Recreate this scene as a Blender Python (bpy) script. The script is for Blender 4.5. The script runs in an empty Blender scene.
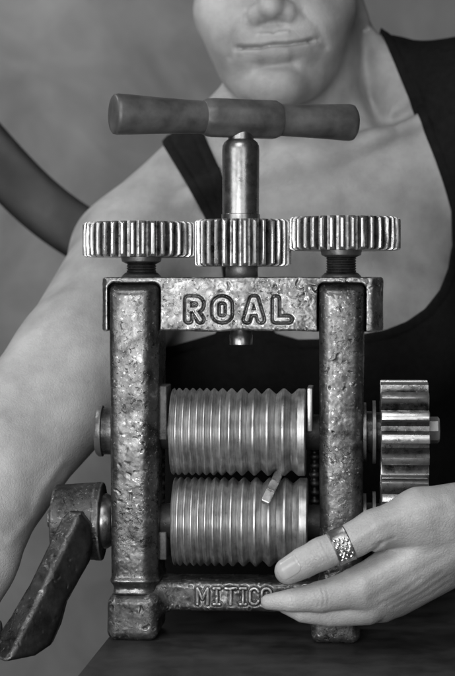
import bpy, bmesh, math, random
import numpy as np
from mathutils import Vector, Matrix

random.seed(7)
R = math.radians
S = 0.0007                      # one unit of the measured front plane, in metres
DIST = 1.2                      # camera to front plane of the mill
DP = DIST / S
CX, HY = 227.5, 290.0           # optical axis
scene = bpy.context.scene
COL = scene.collection

# ------------------------------------------------------------------ helpers
def link(o, parent=None):
    COL.objects.link(o)
    if parent is not None:
        o.parent = parent
    return o

def empty(name, loc, label, cat, group=None):
    o = bpy.data.objects.new(name, None)
    o.empty_display_size = 0.02
    o.location = loc
    o['label'] = label; o['category'] = cat
    if group: o['group'] = group
    return link(o)

def mesh_np(name, verts, faces, mat, parent=None, smooth=True, scale=1.0):
    me = bpy.data.meshes.new(name)
    me.from_pydata((np.asarray(verts, dtype=float) * scale).tolist(), [], [list(map(int, f)) for f in faces])
    me.validate()
    me.update()
    if smooth:
        me.polygons.foreach_set('use_smooth', [True] * len(me.polygons))
    if mat: me.materials.append(mat)
    return link(bpy.data.objects.new(name, me), parent)

def sharp(o, angle=38):
    bm = bmesh.new(); bm.from_mesh(o.data)
    a = R(angle)
    for e in bm.edges:
        if len(e.link_faces) == 2 and e.calc_face_angle(0) > a:
            e.smooth = False
    bm.to_mesh(o.data); bm.free()
    return o

_rng = np.random.default_rng(11)
_TAB = _rng.random((32, 32, 32), dtype=np.float32) * 2 - 1
def vnoise(p, s, off=0.0):
    q = p / s + off + 100.0
    i = np.floor(q).astype(np.int32); f = (q - i).astype(np.float32)
    f = f * f * (3 - 2 * f)
    i &= 31; j = (i + 1) & 31
    x0, y0, z0 = i[:, 0], i[:, 1], i[:, 2]; x1, y1, z1 = j[:, 0], j[:, 1], j[:, 2]
    fx, fy, fz = f[:, 0], f[:, 1], f[:, 2]
    c00 = _TAB[x0, y0, z0] * (1 - fx) + _TAB[x1, y0, z0] * fx
    c10 = _TAB[x0, y1, z0] * (1 - fx) + _TAB[x1, y1, z0] * fx
    c01 = _TAB[x0, y0, z1] * (1 - fx) + _TAB[x1, y0, z1] * fx
    c11 = _TAB[x0, y1, z1] * (1 - fx) + _TAB[x1, y1, z1] * fx
    return (c00 * (1 - fy) + c10 * fy) * (1 - fz) + (c01 * (1 - fy) + c11 * fy) * fz

def smin(a, b, k):
    h = np.clip(0.5 + 0.5 * (b - a) / k, 0, 1)
    return b * (1 - h) + a * h - k * h * (1 - h)
def smax(a, b, k):
    return -smin(-a, -b, k)
def cone(p, a, b, r1, r2):
    a = np.asarray(a, np.float32); b = np.asarray(b, np.float32)
    pa = p - a; ba = b - a
    h = np.clip(pa @ ba / float(ba @ ba), 0, 1)
    d = pa - h[:, None] * ba
    return np.sqrt((d * d).sum(1)) - (r1 + (r2 - r1) * h)
def ell(p, c, r, M=None):
    q = p - np.asarray(c, np.float32)
    if M is not None: q = q @ M          # columns of M are the local axes
    r = np.asarray(r, np.float32)
    k0 = np.sqrt(((q / r) ** 2).sum(1)); k1 = np.sqrt(((q / (r * r)) ** 2).sum(1)) + 1e-6
    return np.where(k0 < .2, (k0 - 1) * r.min(), k0 * (k0 - 1) / k1)
def rbox(p, lo, hi, r):
    lo = np.asarray(lo, np.float32); hi = np.asarray(hi, np.float32)
    q = np.abs(p - (lo + hi) / 2) - (hi - lo) / 2 + r
    return np.sqrt((np.maximum(q, 0) ** 2).sum(1)) + np.minimum(q.max(1), 0) - r
def seg2(px, pz, a, b):
    ax, az = a; bx, bz = b
    dx, dz = bx - ax, bz - az
    h = np.clip(((px - ax) * dx + (pz - az) * dz) / max(dx * dx + dz * dz, 1e-9), 0, 1)
    return np.hypot(px - ax - h * dx, pz - az - h * dz)
def poly2(px, pz, pts):
    d = np.full(px.shape, 1e9, np.float32); ins = np.zeros(px.shape, bool)
    n = len(pts)
    for i in range(n):
        a, b = pts[i], pts[(i + 1) % n]
        d = np.minimum(d, seg2(px, pz, a, b))
        if a[1] != b[1]:
            c = ((a[1] > pz) != (b[1] > pz)) & (px < (b[0] - a[0]) * (pz - a[1]) / (b[1] - a[1]) + a[0])
            ins ^= c
    return np.where(ins, -d, d)

def field_mesh(f, lo, hi, h, coarse=4, project=2):
    """Surface of f = 0 as quads (surface nets); the fine grid is evaluated only near the surface."""
    lo = np.asarray(lo, np.float32); hi = np.asarray(hi, np.float32)
    n = np.ceil((hi - lo) / (h * coarse)).astype(int) + 1
    H = h * coarse
    def chunked(P):
        return np.concatenate([f(P[i:i + 400000]) for i in range(0, len(P), 400000)]).astype(np.float32)
    g = np.stack(np.meshgrid(*[lo[i] + H * (np.arange(n[i]) + .5) - h * .5 for i in range(3)], indexing='ij'), -1).reshape(-1, 3).astype(np.float32)
    c = chunked(g).reshape(n)
    F = c
    for ax in range(3): F = np.repeat(F, coarse, axis=ax)
    near = np.abs(F) < H * 1.25
    idx = np.argwhere(near)
    F = F.copy()
    F[near] = chunked((lo + idx * h).astype(np.float32))
    ins = F < 0
    a = ins[:-1, :-1, :-1]
    allin = a.copy(); anyin = a.copy()
    for dx in (0, 1):
        for dy in (0, 1):
            for dz in (0, 1):
                s = ins[dx:ins.shape[0] - 1 + dx, dy:ins.shape[1] - 1 + dy, dz:ins.shape[2] - 1 + dz]
                allin &= s; anyin |= s
    act = np.argwhere(anyin & ~allin)
    imap = np.full(a.shape, -1, np.int32)
    imap[act[:, 0], act[:, 1], act[:, 2]] = np.arange(len(act))
    acc = np.zeros((len(act), 3), np.float32); cnt = np.zeros(len(act), np.float32)
    cor = [(x, y, z) for x in (0, 1) for y in (0, 1) for z in (0, 1)]
    for p in cor:
        for ax in range(3):
            if p[ax]: continue
            q = list(p); q[ax] = 1
            va = F[act[:, 0] + p[0], act[:, 1] + p[1], act[:, 2] + p[2]]
            vb = F[act[:, 0] + q[0], act[:, 1] + q[1], act[:, 2] + q[2]]
            m = (va < 0) != (vb < 0)
            t = np.where(m, va / np.where(m, va - vb, 1), 0)
            pos = np.tile(np.array(p, np.float32), (len(act), 1)); pos[:, ax] += t
            acc += pos * m[:, None]; cnt += m
    V = lo + (act + acc / cnt[:, None]) * h
    quads = []
    for ax in range(3):
        sl0 = [slice(None)] * 3; sl1 = [slice(None)] * 3
        sl0[ax] = slice(0, -1); sl1[ax] = slice(1, None)
        A = ins[tuple(sl0)]; B = ins[tuple(sl1)]
        ch = np.argwhere(A != B)
        u, v = (ax + 1) % 3, (ax + 2) % 3
        ok = (ch[:, u] > 0) & (ch[:, v] > 0) & (ch[:, u] < a.shape[u]) & (ch[:, v] < a.shape[v]) & (ch[:, ax] < a.shape[ax])
        ch = ch[ok]
        flip = ~A[ch[:, 0], ch[:, 1], ch[:, 2]]
        def at(du, dv):
            k = ch.copy(); k[:, u] -= du; k[:, v] -= dv
            return imap[k[:, 0], k[:, 1], k[:, 2]]
        q = np.stack([at(1, 1), at(0, 1), at(0, 0), at(1, 0)], 1)
        q[flip] = q[flip][:, ::-1]
        quads.append(q)
    Q = np.concatenate(quads)
    Q = Q[(Q >= 0).all(1)]
    for _ in range(project): V = project_to(f, V, h)
    return V, Q
def project_to(f, V, h):
    V = V.astype(np.float32)
    e = h * .2
    f0 = f(V)
    g = np.stack([(f(V + np.eye(3, dtype=np.float32)[i] * e) - f0) / e for i in range(3)], 1)
    g2 = np.maximum((g * g).sum(1), .15)
    st = np.clip(f0 / g2, -h, h)
    return V - g * st[:, None]

# ------------------------------------------------------------------ materials
def nmat(name):
    m = bpy.data.materials.new(name); m.use_nodes = True
    nt = m.node_tree
    return m, nt, nt.nodes['Principled BSDF']
def N(nt, t, **kw):
    n = nt.nodes.new(t)
    for k, v in kw.items():
        if k.startswith('_'): setattr(n, k[1:], v)
        else: n.inputs[k.replace('_', ' ')].default_value = v
    return n
def ramp(nt, fac, stops):
    r = nt.nodes.new('ShaderNodeValToRGB')
    el = r.color_ramp.elements
    while len(el) < len(stops): el.new(0.5)
    for e, (p, v) in zip(el, stops):
        e.position = p; e.color = (v, v, v, 1)
    nt.links.new(fac, r.inputs[0])
    return r.outputs[0]
def noise(nt, vec, scale, detail=5, rough=.6, dist=0.0):
    n = N(nt, 'ShaderNodeTexNoise', Scale=scale, Detail=detail, Roughness=rough, Distortion=dist)
    nt.links.new(vec, n.inputs['Vector'])
    return n.outputs[0]
def mix(nt, a, b, f=None, mode='MIX', fv=.5):
    m = nt.nodes.new('ShaderNodeMix'); m.data_type = 'RGBA'; m.blend_type = mode
    m.inputs[0].default_value = fv
    if f is not None: nt.links.new(f, m.inputs[0])
    for s, i in ((a, 6), (b, 7)):
        if isinstance(s, (int, float)): m.inputs[i].default_value = (s, s, s, 1)
        else: nt.links.new(s, m.inputs[i])
    return m.outputs[2]
def coord(nt, scale=(1, 1, 1)):
    tc = nt.nodes.new('ShaderNodeTexCoord')
    mp = nt.nodes.new('ShaderNodeMapping')
    mp.inputs['Scale'].default_value = scale
    nt.links.new(tc.outputs['Object'], mp.inputs[0])
    return mp.outputs[0]
def bump(nt, b, h, strength, dist):
    n = N(nt, 'ShaderNodeBump', Strength=strength, Distance=dist)
    nt.links.new(h, n.inputs['Height'])
    nt.links.new(n.outputs[0], b.inputs['Normal'])

def iron(name, dark, mid, light, metal=.75, r0=.28, r1=.6, sc=1.0, speck=.5, bs=.5):
    m, nt, b = nmat(name)
    v = coord(nt)
    big = noise(nt, v, 70 * sc, 7, .65, .4)
    base = ramp(nt, big, [(.36, dark), (.5, mid), (.62, mid * 1.15), (.72, light)])
    fine = noise(nt, v, 420 * sc, 4, .7)
    sp = ramp(nt, fine, [(.6, 0), (.67, speck)])
    sp = mix(nt, sp, ramp(nt, noise(nt, v, 45 * sc, 3, .5), [(.4, .15), (.6, 1)]), None, 'MULTIPLY', 1.0)
    col = mix(nt, base, min(.75, light * 2.2), sp)
    zone = ramp(nt, noise(nt, v, 32 * sc, 4, .6, .8), [(.42, .12), (.58, 1)])
    pit = mix(nt, ramp(nt, noise(nt, v, 300 * sc, 3, .6, 1.0), [(.33, 1), (.42, 0)]), zone, None, 'MULTIPLY', 1.0)
    col = mix(nt, col, dark * .5, pit)
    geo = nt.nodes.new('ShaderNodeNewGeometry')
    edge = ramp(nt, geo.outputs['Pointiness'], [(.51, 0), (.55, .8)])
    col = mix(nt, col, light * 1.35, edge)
    nt.links.new(col, b.inputs['Base Color'])
    b.inputs['Metallic'].default_value = metal
    rr = ramp(nt, noise(nt, v, 160 * sc, 5, .6), [(.35, r0), (.68, r1)])
    nt.links.new(rr, b.inputs['Roughness'])
    n8 = mix(nt, .5, noise(nt, v, 260 * sc, 8, .7), zone)
    hgt = mix(nt, n8, mix(nt, 1.0, 0.0, pit), None, 'MULTIPLY', 1.0)
    bump(nt, b, hgt, bs, .0008)
    return m

M_CAST = iron('worn_cast_iron', .03, .08, .22, .78, .23, .42, 1.0, .9, .36)
M_BEAM = iron('worn_cast_iron_bright', .05, .145, .34, .76, .24, .44, 1.0, .85, .5)
M_BASE = iron('dark_cast_iron', .02, .07, .4, .65, .3, .6, 1.0, .35, .6)
M_DARK = iron('black_oiled_steel', .012, .03, .12, .6, .25, .5, 1.4, .3, .35)
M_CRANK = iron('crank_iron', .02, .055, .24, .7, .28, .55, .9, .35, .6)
M_BLACK = iron('greasy_black_steel', .006, .012, .03, .5, .3, .5, 1.4, .1, .3)
M_GEAR = iron('gear_steel', .035, .14, .38, .88, .24, .42, 1.6, .4, .25)

def roll_mat():
    m, nt, b = nmat('rolled_steel')
    v = coord(nt, (1, .05, .05))
    str_ = noise(nt, v, 1500, 4, .6)
    v2 = coord(nt)
    bl = noise(nt, v2, 90, 6, .6)
    col = mix(nt, ramp(nt, str_, [(.3, .3), (.7, .6)]), ramp(nt, bl, [(.35, .6), (.65, 1.0)]), None, 'MULTIPLY', 1.0)
    sp = ramp(nt, noise(nt, v2, 500, 3, .6), [(.66, 0), (.74, .7)])
    col = mix(nt, col, .1, sp)
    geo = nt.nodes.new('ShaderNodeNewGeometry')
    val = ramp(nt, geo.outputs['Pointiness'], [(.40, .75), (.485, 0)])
    col = mix(nt, col, .06, val)  # groove valleys darkened in the colour, standing in for shade
    nt.links.new(col, b.inputs['Base Color'])
    b.inputs['Metallic'].default_value = .85
    nt.links.new(ramp(nt, bl, [(.3, .36), (.7, .5)]), b.inputs['Roughness'])
    bump(nt, b, mix(nt, str_, noise(nt, v2, 350, 5, .6)), .16, .0003)
    return m
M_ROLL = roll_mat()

def plain(name, c, rough=.5, metal=0.0, sc=120, var=.25, bs=.2, bd=.0005):
    m, nt, b = nmat(name)
    v = coord(nt)
    n = noise(nt, v, sc, 6, .6)
    nt.links.new(ramp(nt, n, [(.3, c * (1 - var)), (.7, c * (1 + var))]), b.inputs['Base Color'])
    b.inputs['Metallic'].default_value = metal
    nt.links.new(ramp(nt, noise(nt, v, sc * .5, 4, .5), [(.3, rough * .8), (.7, min(1, rough * 1.2))]), b.inputs['Roughness'])
    bump(nt, b, noise(nt, v, sc * 4, 5, .6), bs, bd)
    return m
M_ARM = plain('crank_arm_paint', .016, .36, .45, 90, .5, .3)
M_GRIP = plain('painted_grip', .07, .46, .1, 40, .5, .22)
M_SHAFT = plain('turned_steel', .24, .3, .95, 200, .3, .15)
M_BRASS = plain('bearing_bronze', .3, .35, .9, 200, .2, .2)
M_BLOCK = plain('greasy_bearing', .07, .5, .5, 260, .5, .4)
M_NUT = plain('nut_steel', .28, .4, .6, 150, .25, .2)
M_RING = plain('ring_silver', .3, .3, .9, 300, .25, .3)
M_STUD = plain('ring_stud', .85, .16, 1.0, 300, .1, .1)
M_WIRE = plain('wire_silver', .6, .3, .95, 300, .2, .15)
M_BENCH = plain('dark_bench', .022, .5, 0, 45, .5, .35)
M_CHAIR = plain('dark_leather', .016, .6, 0, 60, .35, .3)
M_CLOTH = plain('black_jersey', .009, .95, 0, 300, .3, .25)
M_CLOTH.node_tree.nodes['Principled BSDF'].inputs['Specular IOR Level'].default_value = .12
M_HAIR = plain('dark_hair', .04, .45, 0, 200, .4, .5)
M_NAIL = plain('fingernail', .34, .25, 0, 200, .05, .05)

def skin_mat():
    m, nt, b = nmat('skin')
    v = coord(nt)
    mot = ramp(nt, noise(nt, v, 28, 6, .6), [(.3, .25), (.5, .335), (.7, .42)])
    fr = ramp(nt, noise(nt, v, 190, 3, .6), [(.67, 0), (.75, .3)])
    col = mix(nt, mot, .22, fr)
    at = nt.nodes.new('ShaderNodeAttribute'); at.attribute_name = 'lip'
    col = mix(nt, col, .235, at.outputs['Fac'])
    nt.links.new(col, b.inputs['Base Color'])
    b.inputs['Roughness'].default_value = .46
    b.inputs['Specular IOR Level'].default_value = .45
    b.inputs['Subsurface Weight'].default_value = .12
    b.inputs['Subsurface Radius'].default_value = (.006, .006, .006)
    b.inputs['Subsurface Scale'].default_value = 1.0
    vo = N(nt, 'ShaderNodeTexVoronoi', Scale=700.0); nt.links.new(v, vo.inputs['Vector'])
    ve = N(nt, 'ShaderNodeTexVoronoi', _feature='DISTANCE_TO_EDGE', Scale=420.0); nt.links.new(v, ve.inputs['Vector'])
    cr = ramp(nt, ve.outputs['Distance'], [(.0, 0), (.12, 1)])
    bump(nt, b, mix(nt, mix(nt, vo.outputs['Distance'], noise(nt, v, 320, 6, .65)), cr, None, 'MIX', .3), .42, .0010)
    nt.links.new(ramp(nt, noise(nt, v, 60, 5, .6), [(.3, .36), (.7, .6)]), b.inputs['Roughness'])
    return m
M_SKIN = skin_mat()

def wall_mat():
    m, nt, b = nmat('grey_backdrop')
    v = coord(nt)
    n = mix(nt, noise(nt, v, 2.2, 3, .5, .5), noise(nt, v, 8, 6, .6, 1.2))
    n2 = noise(nt, v, 14, 4, .6)
    col = mix(nt, ramp(nt, n, [(.34, .18), (.5, .25), (.66, .34)]), ramp(nt, n2, [(.3, .88), (.7, 1)]), None, 'MULTIPLY', 1.0)
    nt.links.new(col, b.inputs['Base Color'])
    b.inputs['Roughness'].default_value = .85
    bump(nt, b, noise(nt, v, 90, 5, .6), .2, .002)
    return m
M_WALL = wall_mat()

# ------------------------------------------------------------------ the rolling mill
YAW = R(-4)
MO = ((236 - CX) * (1 + 35 / DP), 35.0, (HY - 635) * (1 + 35 / DP))     # mill origin in units
mill = empty('rolling_mill', [c * S for c in MO],
             'worn cast iron hand rolling mill with two grooved rollers, three gears and a T handle', 'rolling mill')
mill.rotation_euler.z = YAW
cY, sY = math.cos(YAW), math.sin(YAW)
def L(px, py, d):
    """local mill coordinates (units) of what is seen at (px, py) at local depth d behind the front plane"""
    ly = d - 35.0; lx = px - 236.0
    for _ in range(4):
        wy = MO[1] + lx * sY + ly * cY
        k = 1 + wy / DP
        lx = ((px - CX) * k - MO[0] + ly * sY) / cY
    return np.array([lx, ly, (HY - py) * k - MO[2]], np.float32)
def part(name, V, F, mat, parent=mill, smooth=True):
    return mesh_np(name, V, F, mat, parent, smooth, S)

AX = {'x': ((0, 1, 0), (0, 0, 1), (1, 0, 0)), 'z': ((1, 0, 0), (0, 1, 0), (0, 0, 1))}
def lathe(c, axis, prof, n=64, wob=0.0):
    """revolve profile [(along, radius)] around an axis through c; ends are capped"""
    u, v, w = [np.array(a, np.float32) for a in (AX[axis] if isinstance(axis, str) else axis)]
    c = np.asarray(c, np.float32)
    V, F = [], []
    for a, r in prof:
        for i in range(n):
            t = 2 * math.pi * i / n
            rr = r * (1 + wob * math.sin(3 * t + a * .2))
            V.append(c + w * a + u * (rr * math.cos(t)) + v * (rr * math.sin(t)))
    m = len(prof)
    for j in range(m - 1):
        for i in range(n):
            k = (i + 1) % n
            F.append((j * n + i, j * n + k, (j + 1) * n + k, (j + 1) * n + i))
    F.append(tuple(range(n - 1, -1, -1))); F.append(tuple((m - 1) * n + i for i in range(n)))
    return V, F
def gear(c, axis, Ro, Rr, teeth, th, phase=0.0, cham=2.0, crown=.34, jitter=.35):
    """spur gear, outline with flanks and rounded tips, ends chamfered"""
    rg = random.Random(teeth * 13 + int(Ro))
    u, v, w = [np.array(a, np.float32) for a in AX[axis]]
    c = np.asarray(c, np.float32)
    prof = []
    for t in range(teeth):
        a0 = 2 * math.pi * (t + phase) / teeth; p = 2 * math.pi / teeth
        j = rg.uniform(-jitter, jitter)
        for fa, rr in ((-.5, Rr), (-.36, Rr + .2), (-.27, Rr + (Ro - Rr) * .45), (-crown / 2, Ro - .9 + j),
                       (-crown / 4, Ro + j), (crown / 4, Ro + j), (crown / 2, Ro - .9 + j), (.27, Rr + (Ro - Rr) * .45), (.36, Rr + .2)):
            prof.append((a0 + fa * p, rr))
    n = len(prof); V, F = [], []
    lev = [(-th / 2, -cham * 1.3), (-th / 2 + cham * .5, -cham * .45), (-th / 2 + cham, 0), (-th / 6, .1), (th / 6, -.1), (th / 2 - cham, 0), (th / 2 - cham * .5, -cham * .45), (th / 2, -cham * 1.3)]
    for z, dr in lev:
        lim = Ro + dr
        for a, r in prof:
            r2 = min(r, max(lim, Rr - 1)) + (0 if abs(z) > th / 2 - cham * .9 else rg.uniform(-.12, .12))
            V.append(c + w * z + u * (r2 * math.cos(a)) + v * (r2 * math.sin(a)))
    for j in range(len(lev) - 1):
        for i in range(n):
            k = (i + 1) % n
            F.append((j * n + i, j * n + k, (j + 1) * n + k, (j + 1) * n + i))
    for j, top in ((0, False), (len(lev) - 1, True)):
        ci = len(V); V.append(c + w * lev[j][0])
        for i in range(n):
            k = (i + 1) % n
            F.append((j * n + i, j * n + k, ci) if top else (j * n + k, j * n + i, ci))
    return V, F

_RM = np.array(Matrix.Rotation(.7, 3, (1, .4, .6)) , np.float32)
def rough(p, amp=1.0):
    p = p @ _RM
    p = p + np.stack([vnoise(p, 7.0, 3.3), vnoise(p, 7.0, 11.9), vnoise(p, 7.0, 17.1)], 1) * 2.6
    n = vnoise(p, 13.0) * .6 + vnoise(p, 5.6, 7.3) * .3 * (1 + vnoise(p, 30, 2.2)) + vnoise(p, 2.3, 3.1) * .26
    pit = np.maximum(vnoise(p, 4.4, 21.7) - .5, 0) * 4.0 * np.clip(vnoise(p, 34.0, 9.1) * 2 + .5, 0, 1)
    return amp * (n * .8 + pit)

# strokes of the cast letters, unit boxes, y up
ARC = lambda cx, cy, rx, ry, a0, a1, n=9: [(cx + rx * math.cos(R(a0 + (a1 - a0) * i / n)), cy + ry * math.sin(R(a0 + (a1 - a0) * i / n))) for i in range(n + 1)]
GL = {
 'R': [[(0, 0), (0, 1), (.55, 1)] + ARC(.55, .75, .45, .25, 90, -90, 7) + [(0, .5)], [(.45, .5), (1, 0)]],
 'O': [[(0, .3)] + ARC(.5, .72, .5, .28, 180, 0, 8) + ARC(.5, .28, .5, .28, 0, -180, 8) + [(0, .3)]],
 'A': [[(0, 0), (.42, 1), (.58, 1), (1, 0)], [(.2, .36), (.8, .36)]],
 'L': [[(0, 1), (0, 0), (1, 0)]],
 'M': [[(0, 0), (0, 1), (.5, .35), (1, 1), (1, 0)]],
 'I': [[(.5, 0), (.5, 1)], [(.2, 0), (.8, 0)], [(.2, 1), (.8, 1)]],
 'T': [[(.5, 0), (.5, 1)], [(0, 1), (1, 1)]],
 'C': [ARC(.5, .72, .5, .28, 20, 180, 6) + ARC(.5, .28, .5, .28, 180, 340, 6)],
}
def strokes(text, boxes, d):
    segs = []
    for ch, (x0, x1, y0, y1) in zip(text, boxes):
        a, b = L(x0, y1, d), L(x1, y0, d)
        for line in GL[ch]:
            pts = [(a[0] + (b[0] - a[0]) * x, a[2] + (b[2] - a[2]) * y) for x, y in line]
            segs += list(zip(pts[:-1], pts[1:]))
    return segs
def letters(p, segs, yfront, r, raise_, groove, gw):
    out = np.zeros(len(p), np.float32)
    xs = [s[i][0] for s in segs for i in (0, 1)]; zs = [s[i][1] for s in segs for i in (0, 1)]
    m = (p[:, 1] < yfront + 14) & (p[:, 0] > min(xs) - 14) & (p[:, 0] < max(xs) + 14) & (p[:, 2] > min(zs) - 14) & (p[:, 2] < max(zs) + 14)
    if not m.any(): return out
    q = p[m]
    d = np.full(len(q), 1e3, np.float32)
    for a, b in segs: d = np.minimum(d, seg2(q[:, 0], q[:, 2], a, b))
    inn = np.clip((r - d) / 1.4 + .5, 0, 1)
    grv = np.clip((d - r + .4) / 1.2, 0, 1) * np.clip((r + gw - d) / 1.8, 0, 1)
    fade = np.clip((yfront + 12 - q[:, 1]) / 6, 0, 1)
    out[m] = (-raise_ * inn + groove * grv) * fade
    return out

# crossbeam with slots for the posts, and its raised letters
segR = strokes('ROAL', [(188.5, 200.5, 299.5, 319.5), (215.5, 229, 299.5, 319.5), (247, 261, 299.5, 319.5), (276, 288.5, 299.5, 319.5)], 2)
def slot_box(pl, pr):
    a, b = L(pl, 500, 0), L(pr, 282.5, 0)
    return (a[0], -60, a[2]), (b[0], -8, b[2])
SLOTS = [slot_box(107.2, 160.2), slot_box(317.0, 366.4)]
bA, bB = L(101.5, 331, 2), L(383.5, 277, 2)
def f_beam(p):
    wav = vnoise(np.stack([p[:, 0], p[:, 1] * 0, p[:, 2] * 0], 1), 26.0, 1.7) * 1.1
    q = p.copy(); q[:, 2] = q[:, 2] + np.where(p[:, 2] < (bA[2] + bB[2]) / 2, wav, wav * .3)
    d = rbox(q, (bA[0], -34, bA[2]), (bB[0], 38, bB[2]), 2.6)
    # big chamfers on the two front corners
    d = smax(d, ((p[:, 0] - (bB[0] - 11)) + (-34 - p[:, 1]) * .9) * .74, 1.5)
    d = smax(d, ((bA[0] + 4.5 - p[:, 0]) + (-34 - p[:, 1]) * .8) * .76, 1.5)
    for lo, hi in SLOTS:
        d = smax(d, -rbox(p, lo, hi, 7), 1.6)
    d = d + letters(p, segR, -34, 2.5, 2.4, 3.4, 3.0)
    mx, mz = (segR[0][0][0] + segR[-1][1][0]) / 2, (bA[2] + bB[2]) / 2
    calm = 1 - .65 * np.clip((66 - np.abs(p[:, 0] - mx)) / 8, 0, 1) * np.clip((19 - np.abs(p[:, 2] - mz)) / 6, 0, 1)
    return d + rough(p, .8) * calm * np.clip((p[:, 2] - bA[2] + 6) / 6, .4, 1)
V, F = field_mesh(f_beam, (bA[0] - 6, -42, bA[2] - 6), (bB[0] + 6, 44, bB[2] + 6), .8)
part('crossbeam', V, F, M_BEAM)

# two side posts
for (tl, tr, bl, br, RL, RR) in ((108.8, 158.5, 111, 157.5, 4.0, 11.0), (318.8, 364.8, 319.5, 362, 6.5, 7.0)):
    T0, T1 = L(tl, 284.5, 0), L(tr, 284.5, 0)
    B0, B1 = L(bl, 592, 0), L(br, 592, 0)
    def f_post(p):
        t = np.clip((p[:, 2] - B0[2]) / (T0[2] - B0[2]), 0, 1)
        l = B0[0] + (T0[0] - B0[0]) * t; r_ = B1[0] + (T1[0] - B1[0]) * t
        hw = (r_ - l) / 2
        q = np.stack([np.abs(p[:, 0] - (l + r_) / 2) - hw, np.abs(p[:, 1] - 0) - 38], 1)
        # softly crowned front, well rounded arrises
        front = np.where(p[:, 1] < 0, 1.0, 0)
        q[:, 1] += front * 1.5 * np.clip(np.abs(p[:, 0] - (l + r_) / 2) / hw, 0, 1) ** 2
        cw = np.where(p[:, 0] > (l + r_) / 2, RR, RL).astype(np.float32)
        ch_ = (q[:, 0] + q[:, 1] * 1.25 + cw) / 1.6
        rc = np.float32(3.5)
        qq = q + rc
        d = np.sqrt((np.maximum(qq, 0) ** 2).sum(1)) + np.minimum(qq.max(1), 0) - rc
        d = smax(d, np.where(p[:, 1] < 0, ch_, -50), 3.0)
        d = smax(d, p[:, 2] - T0[2] + .5 * np.clip(-28 - p[:, 1], 0, 20), 7.0)
        d = smax(d, B0[2] - 3 - p[:, 2], 3.0)
        # waist just above the foot
        d = d + 2.2 * np.exp(-((p[:, 2] - B0[2] - 3) / 4.5) ** 2)
        d = d - 1.6 * np.exp(-((p[:, 2] - B0[2] - 11) / 3.0) ** 2)
        am = .35 + .65 * np.clip((T0[2] - 18 - p[:, 2]) / 30, 0, 1)
        return d + rough(p, .42) * am
    V, F = field_mesh(f_post, (min(T0[0], B0[0]) - 8, -48, B0[2] - 8), (max(T1[0], B1[0]) + 8, 46, T0[2] + 6), .85)
    part('side_post', V, F, M_CAST)

# base: two feet joined by a bar with letters
segM = strokes('MITICO', [(197.5, 207.5, 588.5, 604), (212, 221.5, 588.5, 604), (225.5, 236, 588.5, 604), (238.5, 247.5, 588.5, 604), (250, 258.5, 588.5, 604), (262, 271, 588.5, 604)], 11)
fA0, fA1 = L(106.8, 638, -4), L(157.5, 596, -4)
fB0, fB1 = L(311, 638, -4), L(360, 596, -4)
rA0, rA1 = L(150, 611, 11), L(330, 583.5, 11)
def f_base(p):
    d1 = rbox(p, (fA0[0], -41, 0.4), (fA1[0], 44, fA1[2]), 9)
    d2 = rbox(p, (fB0[0], -41, 0.4), (fB1[0], 44, fB1[2]), 9)
    bar = rbox(p, (rA0[0], -24, rA0[2]), (rA1[0], 30, rA1[2]), 6)
    bar = bar + letters(p, segM, -24, 1.6, 1.5, .9, 2.0)
    d = smin(smin(d1, d2, 1), bar, 18)
    return d + rough(p, .75)
V, F = field_mesh(f_base, (fA0[0] - 8, -50, -3), (fB1[0] + 8, 50, rA1[2] + 14), .85)
part('base', V, F, M_BASE)

# grooved rollers
PK = [168.8, 175, 182, 189, 196, 203.2, 210.8, 219.3, 228.6, 239.8, 252.3, 266.5, 282.3, 298.2]
for py, Rr_, x0, x1, dx in ((431.8, 44.3, 168, 305, 0), (521.6, 45.0, 170, 307, 1.6)):
    c = L(236, py, 35)
    ca, cb = L(x0, py, -8)[0], L(x1, py, -8)[0]
    pk = [L(x + dx, py, -8)[0] for x in PK]
    prof = [(ca, Rr_ - 6), (ca + .3, Rr_ - 1.2), (pk[0] + 1.2, Rr_)]
    for a, b in zip(pk[:-1], pk[1:]):
        w = b - a; dep = min(.43 * w, 6.0)
        for i in range(1, 17):
            t = i / 16
            s = 1 - abs(math.cos(math.pi * t))
            tri = 1 - abs(2 * t - 1)
            g = min(max(0, (tri - .16) / .84), .93)
            if a + w * t > pk[0] + 1.3: prof.append((a + w * t, Rr_ - dep * g))
    prof += [(cb - 1.2, Rr_), (cb - .1, Rr_ - 1.2), (cb, Rr_ - 6)]
    prof = [(a - c[0], r) for a, r in prof]
    V, F = lathe(c, 'x', prof, 160)
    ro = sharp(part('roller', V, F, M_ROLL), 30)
    V, F = lathe(c, 'x', [(-122, 17), (-121, 18), (122, 18), (123, 17)], 40)
    part('axle', V, F, M_BLACK, ro)

# bearing blocks between roller ends and posts
def bevel_box(lo, hi, b=1.0):
    bm = bmesh.new()
    bmesh.ops.create_cube(bm, size=1)
    for v in bm.verts:
        v.co = Vector([lo[i] + (v.co[i] + .5) * (hi[i] - lo[i]) for i in range(3)])
    bmesh.ops.bevel(bm, geom=bm.edges[:], offset=b, segments=2, affect='EDGES', profile=.5)
    bm.normal_update()
    V = [tuple(v.co) for v in bm.verts]; F = [[v.index for v in f.verts] for f in bm.faces]
    bm.free()
    return V, F
for x0, x1, y0, y1, d0, bm_ in ((152, 166.8, 386, 440, 16, M_BLOCK), (306.8, 312.6, 388, 432, 4, M_BRASS), (152, 166.5, 532, 560, 18, M_BLOCK), (308.8, 314, 546, 562, 4, M_BRASS)):
    a, b = L(x0, y1, d0), L(x1, y0, d0)
    V, F = bevel_box((a[0], d0 - 35, a[2]), (b[0], 24, b[2]), 1.2)
    part('bearing_block', V, F, bm_)
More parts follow.
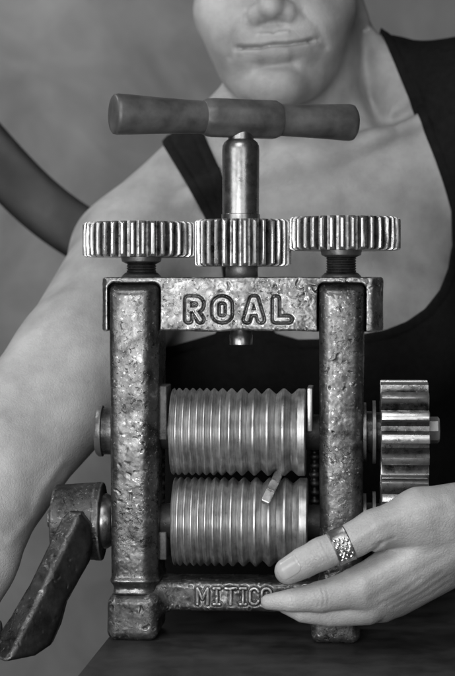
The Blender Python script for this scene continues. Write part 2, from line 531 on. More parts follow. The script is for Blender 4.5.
# dark spring columns between the two bearings
for px in (160, 314.5):
    c = L(px, 480, 48); pr = []
    zt, zb = L(px, 442, 34)[2], L(px, 532, 34)[2]
    n = 60
    for i in range(n + 1):
        z = zb + (zt - zb) * i / n
        pr.append((z - c[2], 4.6 + 1.2 * math.sin(i * 2 * math.pi / 6)))
    V, F = lathe(c, 'z', pr, 24)
    part('spring', V, F, M_BLACK)

# gears over the beam, screws, spindle
def zprof(px, d, c, items):
    return [(L(px, y, d)[2] - c[2], r) for y, r in items]
for px, y0, y1, Ro, Rr2, nt_, ph in ((139.8, 222.5, 257.5, 57.5, 51.5, 35, .2), (242.5, 220, 266.5, 48.8, 42.5, 30, .0), (344.2, 217.5, 250.5, 56.5, 50.5, 34, .3)):
    yc = (y0 + y1) / 2
    c = L(px, yc, 35)
    V, F = gear(c, 'z', Ro * 1.018, Rr2 - .6, nt_, (y1 - y0) * 1.01, ph, 2.6)
    sharp(part('spur_gear', V, F, M_GEAR), 32)
for px, y0, y1 in ((141.5, 256.5, 280), (341.2, 250, 280)):
    c = L(px, y1, 35)
    it = [(y1, 21), (y1 - 4, 20), (y1 - 6.5, 17.5), (y1 - 8, 15)]
    y = y1 - 8
    while y > y0 + 9:
        it += [(y - 1.1, 15.4), (y - 2.2, 14.2)]; y -= 2.5
    it += [(y0 + 7.5, 15), (y0 + 5, 20), (y0 + .5, 21), (y0 - 3, 21)]
    V, F = lathe(c, 'z', zprof(px, 35, c, it), 48)
    sharp(part('adjusting_screw', V, F, M_DARK), 40)
c = L(240.8, 218, 35)
it = [(222, 19.6), (214.5, 19.6), (214, 18.6), (213.4, 18.6), (150, 19), (146, 18.6), (142.5, 17), (140.3, 14.4), (139.5, 13), (128, 13)]
V, F = lathe(c, 'z', zprof(240.8, 35, c, it), 56)
sp = sharp(part('spindle', V, F, M_SHAFT), 50)
c = L(241.8, 272, 35)
V, F = lathe(c, 'z', zprof(241.8, 35, c, [(282, 16.5), (268, 16.5), (262, 16)]), 48)
part('collar', V, F, M_DARK, sp)
c = L(241, 338, 35)
V, F = lathe(c, 'z', zprof(241, 35, c, [(345.5, 9.5), (344.5, 11.8), (335, 12), (334, 11.2), (326, 11.2)]), 40)
sharp(part('screw_end', V, F, M_SHAFT, sp), 40)

# T handle turned so that its left end comes forward
HA = R(20)
hw = np.array([math.cos(HA + -YAW), math.sin(HA - YAW), 0], np.float32)     # along the bar, to the right and away
hu = np.array([0, 0, 1], np.float32); hv = np.cross(hw, hu).astype(np.float32)
hc = L(241, 118.6, 35)
def hubmesh():
    pr = [(-41.5, 15), (-40.8, 17.2), (-36, 19.2), (-30, 20.4), (30, 20.4), (36.5, 20.2), (41.5, 17.6), (42.5, 15)]
    V, F = lathe(hc, (hu, hv, hw), pr, 64)
    out = []
    for q in V:
        q = np.array(q); r = q - hc; a = r @ hw; rad = r - a * hw
        t = math.atan2(rad @ hv, rad @ hu)
        n = np.linalg.norm(rad) + 1e-6
        lim = 20.6 * math.cos(math.pi / 8) / math.cos((t + math.pi / 8) % (math.pi / 4) - math.pi / 8) + .3   # eight soft flats
        out.append(hc + a * hw + rad / n * min(n, lim))
    return out, F
th = sharp(part('t_handle', *hubmesh(), M_GRIP), 30)
for prof in ([(-136, 13), (-135.5, 18.2), (-134.3, 19.9), (-131, 20.5), (-118, 20.0), (-90, 18.4), (-60, 17.2), (-36, 16.6)],
             [(36, 16.2), (60, 16.8), (95, 18.0), (112, 18.9), (120, 19.2), (123.6, 18.6), (125.6, 16), (126.4, 11)]):
    V, F = lathe(hc, (hu, hv, hw), prof, 64)
    sharp(part('grip', V, F, M_GRIP, th), 50)

# left: axle cap; right: drive gears with their nuts
c = L(104, 431, 35)
V, F = lathe(c, 'x', [(-8, 20), (-7.2, 24), (-5, 26), (-1, 26.2), (0, 24), (12, 24)], 48)
sharp(part('axle_cap', V, F, M_DARK), 45)
V, F = lathe(L(98, 431, 35), 'x', [(-4, 12), (-3, 13), (0, 13)], 6)
for py, ph in ((432, .12), (523, .62)):
    c = L(404, py, 35)
    V, F = gear(c, 'x', 53.4, 38.0, 14, 47.5, ph, 1.2, .36, .5)
    g = sharp(part('drive_gear', V, F, M_GEAR), 32)
    V, F = lathe(L(434, py - 2, 35), 'x', [(-8, 13.5), (3.6, 13.5), (5.4, 11.5)], 8)
    sharp(part('nut', V, F, M_NUT, g), 20)
    V, F = lathe(L(371, py, 35), 'x', [(-8, 30), (-5, 30), (-4.5, 21), (1, 21), (1.4, 32), (4.5, 32), (5, 20), (12, 20)], 56)
    sharp(part('washer', V, F, M_DARK, g), 40)

# crank: hub, flange and the bent arm
ch = L(80, 521, 35)
def f_hub(p):
    q = p - ch
    rad = np.hypot(q[:, 1], q[:, 2])
    d = smax(rad - 38.5 - 1.2 * np.sin(q[:, 0] * .06), np.abs(q[:, 0] + 1) - 25.5, 4.0)
    rim = smax(smax(rad - 40, np.abs(q[:, 0] - 20.5) - 3.5, 1.5), -(smax(rad - 29, 17 - q[:, 0], 1)), 1.0)
    d = smin(d, rim, 1.0)
    nub = smax(np.hypot(q[:, 1], q[:, 2] - 2) - 9, np.abs(q[:, 0] + 29) - 4, 1.5)
    d = smin(d, nub, 2)
    return d + rough(p, .45)
V, F = field_mesh(f_hub, ch - np.array([38, 60, 60], np.float32), ch + np.array([30, 46, 46], np.float32), 1.1)
hubo = part('crank_hub', V, F, M_CRANK)
V, F = lathe(L(106, 521, 35), 'x', [(-9, 27), (-6, 27), (-5.5, 20), (-3, 20), (-2.6, 28), (2, 28), (8, 24)], 48)
sharp(part('washer', V, F, M_SHAFT, hubo), 40)
dep_ = lambda py: -15 - (py - 530) * .40
ARM = [(62, 518), (70, 511), (82, 512), (90, 524), (90, 546), (85, 566), (73, 588), (63, 606), (56, 630), (48, 648), (34, 657), (6, 660), (-14, 655), (-20, 642), (-8, 630), (10, 616), (30, 584)]
AP = [L(x, y, dep_(y)) for x, y in ARM]
AXZ = [(float(a[0]), float(a[2])) for a in AP]
zA, yA = AP[0][2], AP[0][1]; slp = (AP[10][1] - yA) / (AP[10][2] - zA)
eA, eB = AXZ[0], AXZ[-1]
el = math.hypot(eB[0] - eA[0], eB[1] - eA[1]); en = ((eB[1] - eA[1]) / el, -(eB[0] - eA[0]) / el)
if (AXZ[4][0] - eA[0]) * en[0] + (AXZ[4][1] - eA[1]) * en[1] < 0: en = (-en[0], -en[1])
def f_arm(p):
    d2 = poly2(p[:, 0], p[:, 2], AXZ)
    e = (p[:, 0] - eA[0]) * en[0] + (p[:, 2] - eA[1]) * en[1]
    off = (p[:, 1] - (yA + slp * (p[:, 2] - zA)) - .7 * (e - 12)) / math.sqrt(1.49 + slp * slp)
    d = smax(d2, np.abs(off) - 11, 5)
    d = smax(d, (15 - e - (off + 11) * 1.0) * .72, 3.5)
    return d + rough(p, .35)
AP = np.array(AP)
V, F = field_mesh(f_arm, AP.min(0) - 34, AP.max(0) + 44, 1.1)
arm = part('crank_arm', V, F, M_ARM, hubo)
arm.data.materials.append(M_CRANK)                    # lighter iron on the bevel, painting in its lit strip
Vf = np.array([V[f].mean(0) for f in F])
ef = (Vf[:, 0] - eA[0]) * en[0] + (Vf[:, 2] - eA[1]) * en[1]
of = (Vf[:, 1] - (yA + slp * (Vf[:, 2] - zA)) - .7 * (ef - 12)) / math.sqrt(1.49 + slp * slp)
worn = (15 - ef - (of + 11)) * .72 + vnoise(Vf.astype(np.float32), 7.0) * 2.2 > -2.0  # bevel faces that get the painted-in light, with a noisy border
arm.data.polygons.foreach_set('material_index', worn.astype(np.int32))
V, F = lathe(L(-8, 634, -58), 'x', [(-100, 12), (-97, 16), (-60, 18), (-20, 16), (0, 15), (8, 13)], 40)
part('crank_grip', V, F, M_GRIP, hubo)

# ------------------------------------------------------------------ wire lying in a groove of the rollers
def Wd(px, py, d):
    k = 1 + d / DP
    return np.array([(px - CX) * k, d, (HY - py) * k], np.float32)
wp = [Wd(278.5, 474, 22), Wd(274, 484, -1), Wd(270, 492, -8), Wd(264.6, 503, -15)]
V, F = [], []
hwid = 4.3
for i, q in enumerate(wp):
    t = (wp[min(i + 1, 3)] - wp[max(i - 1, 0)]); t /= np.linalg.norm(t)
    s = np.cross(t, np.array([0, -1, .3])); s /= np.linalg.norm(s); n = np.cross(s, t)
    for a, b in ((-1, -1), (1, -1), (1, 1), (-1, 1)):
        V.append(q + s * a * hwid + n * b * hwid * .85)
for i in range(3):
    for j in range(4):
        F.append((4 * i + j, 4 * i + (j + 1) % 4, 4 * i + 4 + (j + 1) % 4, 4 * i + 4 + j))
F += [(3, 2, 1, 0), (12, 13, 14, 15)]
o0 = wp[3].copy()
wire = mesh_np('square_wire', [v - o0 for v in V], F, M_WIRE, None, False, S)
wire.location = [float(c) * S for c in o0]
bm = bmesh.new(); bm.from_mesh(wire.data); bmesh.ops.recalc_face_normals(bm, faces=bm.faces)
bmesh.ops.bevel(bm, geom=[e for e in bm.edges], offset=.0006, segments=2, affect='EDGES'); bm.to_mesh(wire.data); bm.free()
wire['label'] = 'short square metal wire with bright cut end sticking out between the rollers'; wire['category'] = 'wire'

# ------------------------------------------------------------------ the person (millimetres)
U = S * 1000
def P(px, py, d):
    return Wd(px, py, d) * np.float32(U)
def rotm(roll, pitch, yaw=0):
    m = Matrix.Rotation(R(yaw), 3, 'Z') @ Matrix.Rotation(R(roll), 3, 'Y') @ Matrix.Rotation(R(pitch), 3, 'X')
    return np.array(m, np.float32)
HM = rotm(-4, -4, -5)                      # head: columns = right, back, up
mouth = P(274, 45, 285)
def hp(u, v, w):                          # head-local (right, up, toward viewer) to world
    return mouth + HM @ np.array([u, -w, v], np.float32)
def chain(p, pts, rad, k=None):
    d = None
    for i in range(len(pts) - 1):
        c_ = cone(p, pts[i], pts[i + 1], rad[i], rad[i + 1])
        d = c_ if d is None else (np.minimum(d, c_) if k is None else smin(d, c_, k))
    return d
def f_head(p):
    e = lambda c, r: ell(p, hp(*c), (r[0], r[2], r[1]), HM)
    d = e((0, 88, -104), (72, 86, 92))
    d = smin(d, e((0, 46, -62), (58, 72, 56)), 20)
    d = smin(d, e((0, 1, -52), (37, 34, 42)), 20)
    for s in (-1, 1):
        d = smin(d, chain(p, [hp(s * 7, -33, -17), hp(s * 24, -25, -40), hp(s * 41, 0, -78), hp(s * 53, 45, -100)], [11, 11, 10, 13]), 28)
        d = smin(d, ell(p, hp(s * 30, 12, -42), (20, 22, 22), HM), 22)
        d = smin(d, cone(p, hp(s * 30, 26, -26), hp(s * 46, 42, -48), 20, 20), 26)
        d = smin(d, ell(p, hp(s * 69, 104, -104), (7, 16, 24), HM), 6)
    d = smin(d, cone(p, hp(-4, -31, -15), hp(4, -31, -15), 12.5, 12.5), 12)
    d = smin(d, e((0, 3, -18), (31, 22, 17)), 10)
    # nose
    d = smin(d, cone(p, hp(0, 64, -8), hp(0, 30, 9), 8, 10), 11)
    for s in (-1, 1):
        d = smin(d, cone(p, hp(s * 12.5, 26, 0), hp(s * 15, 26, -4), 7.2, 6.5), 9)
        d = smax(d, -ell(p, hp(s * 32, 64, 0), (17, 14, 10), HM), 12)
        d = smin(d, ell(p, hp(s * 31, 62, -20), (12.5, 12.5, 12.5), HM), 3)
        d = smin(d, cone(p, hp(s * 14, 78, -10), hp(s * 46, 78, -22), 6, 6), 10)
    # lips
    d = smin(d, chain(p, [hp(-27, 1.5, -11), hp(-10, 4.6, -4.2), hp(0, 4.2, -3.2), hp(10, 5.0, -4.2), hp(29, 4.0, -11)], [2.4, 4.6, 4.6, 4.6, 2.4]), 6)
    d = smin(d, chain(p, [hp(-22, -3.5, -11), hp(-9, -6.4, -5), hp(0, -7.0, -4.2), hp(9, -6.6, -4.2), hp(24, -1.5, -11)], [3, 6.4, 7.2, 6.4, 3]), 5)
    l = (p - mouth) @ HM
    near = (l[:, 1] < 40) & (np.abs(l[:, 0]) < 60) & (np.abs(l[:, 2]) < 45)
    if near.any():
        q = l[near]; dd = np.zeros(len(q), np.float32)
        def line(pts, w_, amp):
            g = np.full(len(q), 1e3, np.float32)
            for a, b in zip(pts[:-1], pts[1:]): g = np.minimum(g, seg2(q[:, 0], q[:, 2], a, b))
            dd[:] += amp * np.exp(-(g / w_) ** 2)
        line([(-29, 1.8), (-20, .4), (-11, -.8), (0, .2), (11, -.2), (21, 1.0), (31, 3.2)], 1.7, 3.6)     # mouth line
        line([(-32, 2.4), (-27, 1.4)], 2.6, 1.6); line([(30, 2.8), (35, 4.2)], 2.6, 1.6)                   # corners
        line([(0, 17), (0, 10)], 2.8, .8); line([(-9.5, 19), (-6, 18)], 3.4, 1.6); line([(9.5, 19), (6, 18)], 3.4, 1.6)                                                              # philtrum
        line([(-13, -16.5), (0, -18), (13, -15.5)], 6.0, 2.2)                                               # under the lip
        line([(-24, 25), (-33, 12), (-38, -2)], 3.6, 1.3); line([(25, 26), (36, 14), (41, 0)], 3.6, 1.5)
        line([(-11, 9.4), (-4, 9.6), (0, 8.6), (4, 9.8), (12, 10)], 1.7, -1.0)                           # lip border
        line([(-8, -34), (8, -34)], 9, -1.0)
        d[near] = d[near] + dd
    return d
SL, SR = P(137, 262, 372), P(472, 100, 425)
MR = rotm(8, 0)
def f_torso(p):
    d = ell(p, P(318, 335, 455), (138, 98, 195), rotm(9, 0))
    d = smin(d, ell(p, P(322, 560, 470), (152, 100, 215), rotm(2, 0)), 40)
    for c in ((232, 372), (396, 335)):
        d = smin(d, ell(p, P(c[0], c[1], 372), (62, 52, 62), MR), 34)
    # shoulder girdle
    d = smin(d, chain(p, [P(262, 92, 455), P(196, 168, 430), P(128, 250, 395)], [30, 34, 44]), 30)
    d = smin(d, chain(p, [P(345, 62, 460), P(400, 78, 440), P(466, 98, 425)], [30, 32, 42]), 30)
    d = smin(d, cone(p, P(165, 270, 410), P(440, 165, 430), 58, 58), 40)
    d = smin(d, chain(p, [P(298, 5, 445), P(308, 90, 448), P(314, 150, 455)], [53, 53, 60]), 22)
    # collarbones and neck cords
    d = smin(d, chain(p, [P(284, 170, 350), P(225, 178, 340), P(160, 215, 345)], [8, 7, 9]), 16)
    d = smin(d, chain(p, [P(318, 160, 352), P(372, 138, 345), P(425, 112, 358), P(470, 78, 390)], [9, 8, 9, 11]), 14)
    d = smin(d, chain(p, [P(352, 20, 430), P(322, 100, 375), P(306, 158, 358)], [6, 6, 5]), 30)
    d = smin(d, chain(p, [P(246, 60, 430), P(268, 110, 380), P(290, 160, 362)], [8, 7, 5]), 30)
    # hollow round the near shoulder
    kk = 1.22
    gx = [(364, 25), (367, 60), (373, 95), (382, 121), (392, 124), (408, 117), (420, 107)]
    pts = [((x - CX) * kk * U, (HY - y) * kk * U) for x, y in gx]
    g = np.full(len(p), 1e3, np.float32)
    for a, b in zip(pts[:-1], pts[1:]): g = np.minimum(g, seg2(p[:, 0], p[:, 2], a, b))
    d = d + np.where(p[:, 1] < 440 * U, 1, 0) * 8.0 * np.exp(-(g / 8.5) ** 2)
    return d
def f_arms(p):
    a = chain(p, [SL, P(80, 366, 205), P(-6, 466, 95)], [54, 53, 47], 12)
    a = smin(a, chain(p, [P(-6, 466, 95), P(-34, 556, 10), P(-48, 622, -45)], [46, 36, 25], 8), 16)
    a = smin(a, ell(p, P(-62, 636, -62), (36, 22, 34)), 10)
    for i, (y, r) in enumerate(((608, 9), (622, 9.5), (638, 9.5), (654, 8.5))):    # right hand closed round the grip
        x = -38 - i * 20
        a = smin(a, chain(p, [P(x, 612, -66), P(x, 614, -92), P(x, 640, -98), P(x, 656, -76)], [r, r - .6, r - 1, r - 1.6]), 3)
    a = smin(a, chain(p, [P(-40, 626, -40), P(-24, 640, -40), P(-20, 660, -66)], [12, 10, 8]), 5)
    # veins in the bend of the arm
    g = np.full(len(p), 1e3, np.float32)
    vp = [P(x, y, 60) for x, y in ((62, 462), (44, 488), (36, 512), (20, 530))]
    for u0, u1 in zip(vp[:-1], vp[1:]): g = np.minimum(g, seg2(p[:, 0], p[:, 2], (u0[0], u0[2]), (u1[0], u1[2])))
    a = a - 1.3 * np.exp(-(g / 3.2) ** 2)
    b = chain(p, [SR, P(548, 250, 330), P(590, 420, 200)], [52, 47, 42], 12)
    b = smin(b, chain(p, [P(590, 420, 200), P(555, 470, 60), P(512, 506, -35)], [42, 37, 26], 10), 16)
    return a, b
q_ = .68
def f_hand(p):
    m = lambda l: [v * q_ for v in l]
    d = chain(p, [P(520, 502, -35), P(478, 522, -58), P(362, 586, -68)], m([38, 32, 20]))
    d = smin(d, chain(p, [P(485, 528, -46), P(370, 600, -56)], m([32, 20])), 9)
    d = smin(d, chain(p, [P(490, 534, -36), P(382, 604, -42)], m([29, 18])), 9)
    d = smin(d, chain(p, [P(492, 532, -28), P(398, 598, -30)], m([26, 16])), 9)
    th_ = chain(p, [P(480, 512, -56), P(420, 518, -74), P(375, 530, -84)], m([33, 29, 19]), 5)
    th_ = smin(th_, chain(p, [P(375, 530, -84), P(340, 546, -88), P(321, 554, -89)], m([20, 16.4, 15.2])), 4)
    th_ = smin(th_, chain(p, [P(321, 554, -89), P(303, 563, -89), P(288, 571, -86)], m([15.2, 15.4, 13.2])), 3)
    d = smin(d, th_, 5)
    ix = chain(p, [P(358, 588, -70), P(320, 597, -77)], m([20, 14.5]))
    ix = smin(ix, chain(p, [P(320, 597, -77), P(290, 600.5, -77), P(268.5, 602, -73)], m([14, 11.3, 7.6])), 3)
    d = smin(d, ix, 5)
    mi = chain(p, [P(366, 606, -57), P(330, 613, -62), P(303, 611, -64), P(286, 606, -60)], m([19, 13.5, 11.5, 8]))
    d = smin(d, mi, 2.2)
    rg = chain(p, [P(382, 604, -42), P(348, 614, -46), P(338, 602, -34), P(352, 594, -26)], m([17, 12.5, 11, 8.5]))
    d = smin(d, rg, 2.2)
    pk = chain(p, [P(398, 598, -30), P(368, 606, -34), P(362, 594, -26), P(374, 588, -22)], m([15, 10.5, 9.5, 7.5]))
    d = smin(d, pk, 2.2)
    # tendons, knuckles, creases: shallow relief on the side of the hand that shows
    near = (p[:, 1] < -38 * U) & (p[:, 0] > 15) & (p[:, 2] < -120)
    if near.any():
        q = p[near]; dd = np.zeros(len(q), np.float32)
        def line(pts, w_, amp):
            g = np.full(len(q), 1e3, np.float32)
            w3 = [P(x, y, -75) for x, y in pts]
            for u0, u1 in zip(w3[:-1], w3[1:]): g = np.minimum(g, seg2(q[:, 0], q[:, 2], (u0[0], u0[2]), (u1[0], u1[2])))
            dd[:] += amp * np.exp(-(g / w_) ** 2)
        line([(352, 536), (374, 521), (408, 506), (447, 497)], 3.6, -1.0)      # thumb tendon
        line([(398, 535), (432, 526)], 8.0, 1.6)                                # hollow below it
        line([(366, 577), (405, 555), (446, 536)], 4.0, -.8)                    # index tendon
        line([(372, 597), (410, 574), (448, 552)], 3.6, .7)
        line([(360, 580), (362, 582)], 6.5, -1.1)                               # knuckle
        line([(319, 590), (321, 591)], 5.0, -.8)
        line([(319, 546), (322, 549)], 5.5, -.7)
        line([(350, 567), (362, 558), (379, 540)], 1.7, 1.3)                    # web of the thumb
        line([(372, 541), (392, 534)], 1.3, .5)
        for k_ in range(4):
            x = 311 + 4 * k_
            line([(x - 3, 545 - 1.8 * k_), (x + 1, 553 - 1.8 * k_), (x + 5, 560 - 1.8 * k_)], .95, .42 - .08 * abs(k_ - 1.5))
        for k_ in range(4):
            x = 312 + 4.5 * k_
            line([(x, 588 - k_ * .8), (x + 2, 596), (x + 1, 603)], .95, .4 - .08 * abs(k_ - 1.5))
        for k_ in range(2): line([(288 + 4 * k_, 595), (289 + 4 * k_, 603)], .9, .25)
        for (x0, y0, x1, y1) in ((388, 606, 441, 572), (396, 609, 447, 577), (410, 607, 450, 584), (380, 604, 420, 577)):
            line([(x0, y0), ((x0 + x1) / 2 + 2, (y0 + y1) / 2 + 2), (x1, y1)], 1.8, .38)
        d[near] = d[near] + dd
    return d
def f_body(p):
    d = smin(f_torso(p), f_head(p), 9)
    a, b = f_arms(p)
    d = smin(d, a, 22); d = smin(d, b, 22)
    return smin(d, f_hand(p), 9)

person = empty('person', [float(c) * .001 for c in P(345, 690, 470)],
               'person in black tank top turning the mill, face cut off above the mouth', 'person')
PO = P(345, 690, 470)
lo = np.array([-235, -100, -330], np.float32); hi = np.array([330, 460, 420], np.float32)
V, Q = field_mesh(f_body, lo, hi, 2.6, 4, 2)
# finer skin where the photograph looks closest: lower face and the hand with the ring
bm = bmesh.new()
for v in V: bm.verts.new(v)
bm.verts.ensure_lookup_table()
for q in Q:
    try: bm.faces.new([bm.verts[i] for i in q])
    except ValueError: pass
hl = HM.T
def fine_sel(c):
    l = hl @ (np.array(c) - mouth)
    if -50 < l[0] < 50 and -40 < l[2] < 40 and l[1] < 30: return True
    return False
def hand_sel(c):
    return 15 < c[0] < 175 and c[2] < -125 and c[1] < -22
es = set()
for f in bm.faces:
    if fine_sel(f.calc_center_median()):
        for e in f.edges: es.add(e)
bmesh.ops.subdivide_edges(bm, edges=list(es), cuts=3, use_grid_fill=True)
es = set()
for f in bm.faces:
    if hand_sel(f.calc_center_median()):
        for e in f.edges: es.add(e)
bmesh.ops.subdivide_edges(bm, edges=list(es), cuts=3, use_grid_fill=True)
bmesh.ops.triangulate(bm, faces=[f for f in bm.faces if len(f.verts) > 4])
bm.verts.index_update()
V = np.array([v.co[:] for v in bm.verts], np.float32)
Q = [[v.index for v in f.verts] for f in bm.faces]
bm.free()
for _ in range(3): V = project_to(f_body, V, 1.0)
body = mesh_np('body', V - PO, Q, M_SKIN, person, True, .001)
lipd = np.minimum(chain(V, [hp(-26, 1.5, -9.5), hp(-10, 5.6, -2.6), hp(0, 4.6, -1.6), hp(10, 5.8, -2.6), hp(28, 3.6, -9.5)], [1.8, 3.8, 3.6, 3.8, 1.8]),
                  chain(V, [hp(-23, -3, -9), hp(-9, -6.2, -2.2), hp(0, -6.8, -1.4), hp(9, -6, -2.2), hp(25, -1.5, -9)], [2, 5, 5.2, 5, 2]))
at = body.data.attributes.new('lip', 'FLOAT', 'POINT')
at.data.foreach_set('value', np.clip(.5 - lipd / 2.0, 0, 1).astype(np.float32))

# tank top: a shell over the torso cut along neckline and armholes
KT = 1.22
TANK = [(150, 100), (162, 143), (184, 180), (205, 218), (221, 262), (226, 300), (216, 332), (196, 338), (168, 346), (140, 352), (100, 420), (90, 900), (640, 900),
        (640, 330), (560, 260), (520, 180), (500, 90), (500, -10), (384, -10), (386, 30), (392, 50), (408, 95), (424, 140), (440, 185), (449, 212), (452, 245), (446, 268), (434, 290), (418, 308), (400, 320), (380, 328), (350, 334), (320, 337.5), (296, 338), (274, 332), (258, 312), (246, 275), (236, 235), (227, 195), (220, 170), (208, 143), (200, 122), (192, 95)]
TP = [((x - CX) * KT * U, (HY - y) * KT * U) for x, y in TANK]
def f_tank(p):
    b = f_body(p); t = f_torso(p)
    pd = poly2(p[:, 0], p[:, 2], TP)
    wr = vnoise(np.stack([p[:, 0] * .8 + p[:, 2] * .25, p[:, 1], p[:, 2] * .35], 1), 26.0, 4.0) * 1.6 + vnoise(p, 12.0) * .4
    hem = .9 * np.clip((pd + 8.5) / 1.2, 0, 1) - .8 * np.exp(-((pd + 8) / 1.3) ** 2)
    d = smax(b - 2.9 - wr * np.clip((-pd - 8) / 10, 0, 1) - hem, -(b + 1.5), .5)
    d = np.maximum(d, (t - 16) * .8)
    d = smax(d, pd, .8)
    return np.maximum(d, -300 - p[:, 2])
V, Q = field_mesh(f_tank, (-130, 60, -322), (320, 450, 400), 1.7, 4, 1)
mesh_np('tank_top', V - PO, Q, M_CLOTH, person, True, .001)
# hair drawn back, eyes above the frame
def f_hair(p):
    h = f_head(p)
    l = (p - mouth) @ HM
    cut = smax(-(l[:, 1] - 62 - .35 * np.abs(l[:, 2] - 90)), 66 - l[:, 2] - .9 * np.maximum(l[:, 1] - 70, 0), 12)
    cut = np.maximum(cut, 82 - l[:, 2])
    d = smax(h - 7, cut, 4)
    bun = ell(p, hp(0, 110, -205), (38, 34, 38), HM)
    return smin(d, bun, 10) + vnoise(p * np.array([1, .25, .5], np.float32), 5.0) * .8
V, Q = field_mesh(f_hair, mouth + np.array([-130, -30, -20]), mouth + np.array([130, 270, 240]), 3.0, 4, 1)
mesh_np('hair', V - PO, Q, M_HAIR, person, True, .001)
# thumbnail
tv = P(284, 573, -86) - P(321, 554, -89); tv /= np.linalg.norm(tv)
nn = np.array([.12, -.88, .46], np.float32); nn -= tv * (nn @ tv); nn /= np.linalg.norm(nn)
ss = np.cross(tv, nn)
nc = P(291, 569.5, -87)
NMx = np.stack([tv, ss, nn], 1)
def f_nail(p):
    b = f_hand(p)
    l = (p - nc) @ NMx
    e = (np.sqrt((l[:, 0] / 8.2) ** 4 + (l[:, 1] / 6.2) ** 4 + 1e-9) ** .5 - 1) * 6
    return np.maximum(np.maximum(np.maximum(b - .22, -(b + 1.2)), e), -l[:, 2])
V, Q = field_mesh(f_nail, nc - 14, nc + 14, .45, 4, 1)
mesh_np('fingernail', V - PO, Q, M_NAIL, person, True, .001)
# ring with a studded plate on the thumb
ta, tb = P(375, 530, -84), P(321, 554, -89)
ax = (tb - ta) / np.linalg.norm(tb - ta)
rc = P(341, 545.6, -88)
f2 = np.array([.2, -.96, -.1], np.float32); f2 -= ax * (f2 @ ax); f2 /= np.linalg.norm(f2); f1 = np.cross(ax, f2)
V, F = [], []
n = 72
for i in range(n):
    t = 2 * math.pi * i / n
    for a, r in ((-6.2, 10.7), (-6.0, 12.1), (-5.3, 12.5), (-4.4, 12.1), (4.4, 12.0), (5.3, 12.3), (6.0, 11.9), (6.2, 10.5), (0, 10.4)):
        V.append(rc + ax * a + (f1 * math.sin(t) + f2 * math.cos(t)) * r)
for i in range(n):
    for j in range(9):
        F.append((i * 9 + j, i * 9 + (j + 1) % 9, ((i + 1) % n) * 9 + (j + 1) % 9, ((i + 1) % n) * 9 + j))
ring = sharp(mesh_np('thumb_ring', [v - PO for v in V], F, M_RING, person, True, .001), 40)
bm = bmesh.new()
for i in range(-3, 4):
    for j in range(3):
        t = R(4 + i * 11.0 + random.uniform(-2.5, 2.5)); a = (j - 1) * 3.2 + (1.1 if i % 2 else -1.1) * .7 + random.uniform(-.5, .5)
        c = rc + ax * a + (f1 * math.sin(t) + f2 * math.cos(t)) * 12.0 - PO
        bmesh.ops.create_icosphere(bm, subdivisions=2, radius=random.uniform(.0010, .0016), matrix=Matrix.Translation(Vector([float(x) * .001 for x in c])))
me = bpy.data.meshes.new('studs'); bm.to_mesh(me); bm.free(); me.materials.append(M_STUD)
link(bpy.data.objects.new('studs', me), ring)

# ------------------------------------------------------------------ bench, chair, backdrop
zb = MO[2] * S
def slab(name, pts, z0, z1, mat, bev=.003):
    bm = bmesh.new()
    lo_ = [bm.verts.new((x, y, z0)) for x, y in pts]; hi_ = [bm.verts.new((x, y, z1)) for x, y in pts]
    bm.faces.new(lo_[::-1]); bm.faces.new(hi_)
    for i in range(len(pts)):
        j = (i + 1) % len(pts)
        bm.faces.new((lo_[i], lo_[j], hi_[j], hi_[i]))
    bmesh.ops.recalc_face_normals(bm, faces=bm.faces)
    bmesh.ops.bevel(bm, geom=[e for e in bm.edges], offset=bev, segments=3, affect='EDGES')
    me = bpy.data.meshes.new(name); bm.to_mesh(me); bm.free(); me.materials.append(mat)
    return link(bpy.data.objects.new(name, me))
Bx = lambda px, py, d: tuple(float(v) * S for v in Wd(px, py, d)[:2])
def on_bench(px, py):                     # point of the bench top seen at (px, py)
    k = MO[2] / (HY - py); return ((px - CX) * k * S, (k - 1) * DP * S)
bl0, bl1 = on_bench(82, 668), on_bench(146.5, 588)
ext = lambda t: (bl0[0] + (bl1[0] - bl0[0]) * t, bl0[1] + (bl1[1] - bl0[1]) * t)
bench = slab('workbench', [ext(1.0), (.5, ext(1.0)[1]), (.5, ext(-.5)[1]), ext(-.5)], zb - .05, zb, M_BENCH, .002)
bench['label'] = 'dark workbench top that the mill stands on'; bench['category'] = 'workbench'

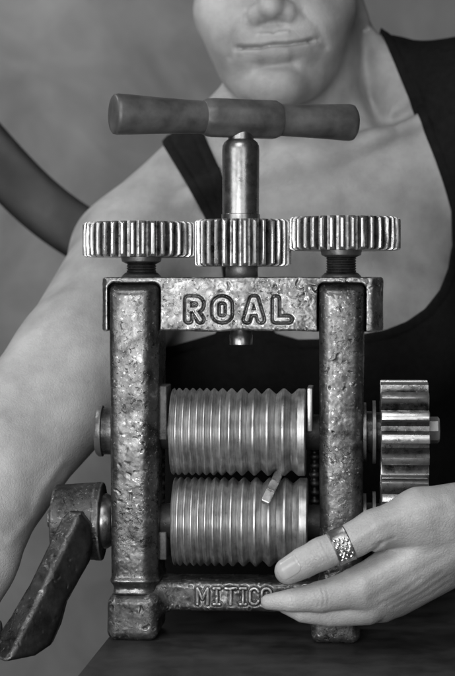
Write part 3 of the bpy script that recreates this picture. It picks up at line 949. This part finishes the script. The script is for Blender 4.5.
chair = empty('chair', (-.35, .45, -.5), 'dark chair with a curved back rail behind the shoulder at left', 'chair')
cp = [(-170, -90), (-100, 30), (-45, 110), (0, 164), (40, 204), (80, 233), (125, 256), (190, 275)]
cpw = [Wd(x, y, 560) * S for x, y in cp]
def catmull(pts, m=8):
    out = []
    q = [pts[0]] + list(pts) + [pts[-1]]
    for i in range(1, len(q) - 2):
        for k in range(m):
            t = k / m
            out.append(.5 * ((2 * q[i]) + (q[i + 1] - q[i - 1]) * t + (2 * q[i - 1] - 5 * q[i] + 4 * q[i + 1] - q[i + 2]) * t * t + (3 * q[i] - q[i - 1] - 3 * q[i + 1] + q[i + 2]) * t ** 3))
    out.append(pts[-1]); return out
def sweep(pts, ra, rb, n=28, off=(0, 0, 0)):
    V, F = [], []
    for i, c in enumerate(pts):
        t = pts[min(i + 1, len(pts) - 1)] - pts[max(i - 1, 0)]; t = t / np.linalg.norm(t)
        b = np.array([0, 1, 0]); a = np.cross(t, b); a /= np.linalg.norm(a)
        for k in range(n):
            th_ = 2 * math.pi * k / n
            cc, s_ = math.cos(th_), math.sin(th_)
            V.append(c + a * ra * math.copysign(abs(cc) ** .6, cc) + b * rb * math.copysign(abs(s_) ** .6, s_) - np.array(off))
    m = len(pts)
    for i in range(m - 1):
        for k in range(n):
            l = (k + 1) % n
            F.append((i * n + k, i * n + l, (i + 1) * n + l, (i + 1) * n + k))
    F.append(tuple(range(n))[::-1]); F.append(tuple((m - 1) * n + k for k in range(n)))
    return V, F
V, F = sweep(catmull(cpw), .0255, .011, 28, chair.location)
mesh_np('back_rail', V, F, M_CHAIR, chair)
V, F = sweep([Wd(186, y, 566) * S for y in (275, 380, 500, 640, 760)], .014, .012, 20, chair.location)
mesh_np('back_post', V, F, M_CHAIR, chair)

# backdrop: a hung, faintly creased cloth
nx, nz = 90, 70
V, F = [], []
rgn = np.random.default_rng(3)
gx, gz = np.meshgrid(np.linspace(-1.5, 1.5, nx), np.linspace(-1.2, 1.2, nz), indexing='ij')
pp = np.stack([gx.ravel(), gz.ravel() * .6, gx.ravel() * 0], 1).astype(np.float32)
yy = .95 + vnoise(pp, .16) * .012 + vnoise(pp, .07, 5.0) * .003
V = np.stack([gx.ravel(), yy, gz.ravel()], 1)
F = [(i * nz + j, (i + 1) * nz + j, (i + 1) * nz + j + 1, i * nz + j + 1) for i in range(nx - 1) for j in range(nz - 1)]
bd = mesh_np('backdrop', V, F, M_WALL)
sol = bd.modifiers.new('thickness', 'SOLIDIFY'); sol.thickness = .004
bd['kind'] = 'structure'; bd['label'] = 'plain mottled grey backdrop behind the person'

# ------------------------------------------------------------------ light and camera
def area(name, loc, target, sx, sy, power):
    l = bpy.data.lights.new(name, 'AREA'); l.shape = 'RECTANGLE'; l.size = sx; l.size_y = sy; l.energy = power
    o = link(bpy.data.objects.new(name, l)); o.location = loc
    o.rotation_euler = (Vector(target) - Vector(loc)).to_track_quat('-Z', 'Y').to_euler()
    return o
area('key_softbox', (-.21, -.86, -.06), (0, .03, -.08), .28, .34, 5.2)
area('top_softbox', (-.14, -.60, .60), (.0, .10, .0), .45, .4, 4)
area('fill_softbox', (.36, -1.15, .22), (.02, .05, -.05), .4, .5, 2.2)
area('left_softbox', (-.62, -.62, .12), (-.17, .14, -.02), .4, .4, 2.5)
area('background_lamp', (-.9, .3, .9), (-.3, .95, .2), .4, .4, 8)
w = bpy.data.worlds.new('World'); scene.world = w; w.use_nodes = True
w.node_tree.nodes['Background'].inputs[0].default_value = (1, 1, 1, 1)
w.node_tree.nodes['Background'].inputs[1].default_value = .022

cd = bpy.data.cameras.new('camera'); cam = link(bpy.data.objects.new('camera', cd))
cam.location = (0, -DIST, 0); cam.rotation_euler = (R(90), 0, 0)
cd.sensor_fit = 'VERTICAL'; cd.sensor_height = 36; cd.sensor_width = 24
cd.lens = DP / 676 * 36
cd.shift_y = -(338 - HY) / 676
cd.clip_start = .05; cd.clip_end = 50
cd.dof.use_dof = True; cd.dof.focus_distance = DIST - .01; cd.dof.aperture_fstop = 9
scene.camera = cam
scene.view_settings.view_transform = 'Standard'
scene.view_settings.look = 'None'
scene.view_settings.exposure = 0
scene.view_settings.gamma = 1
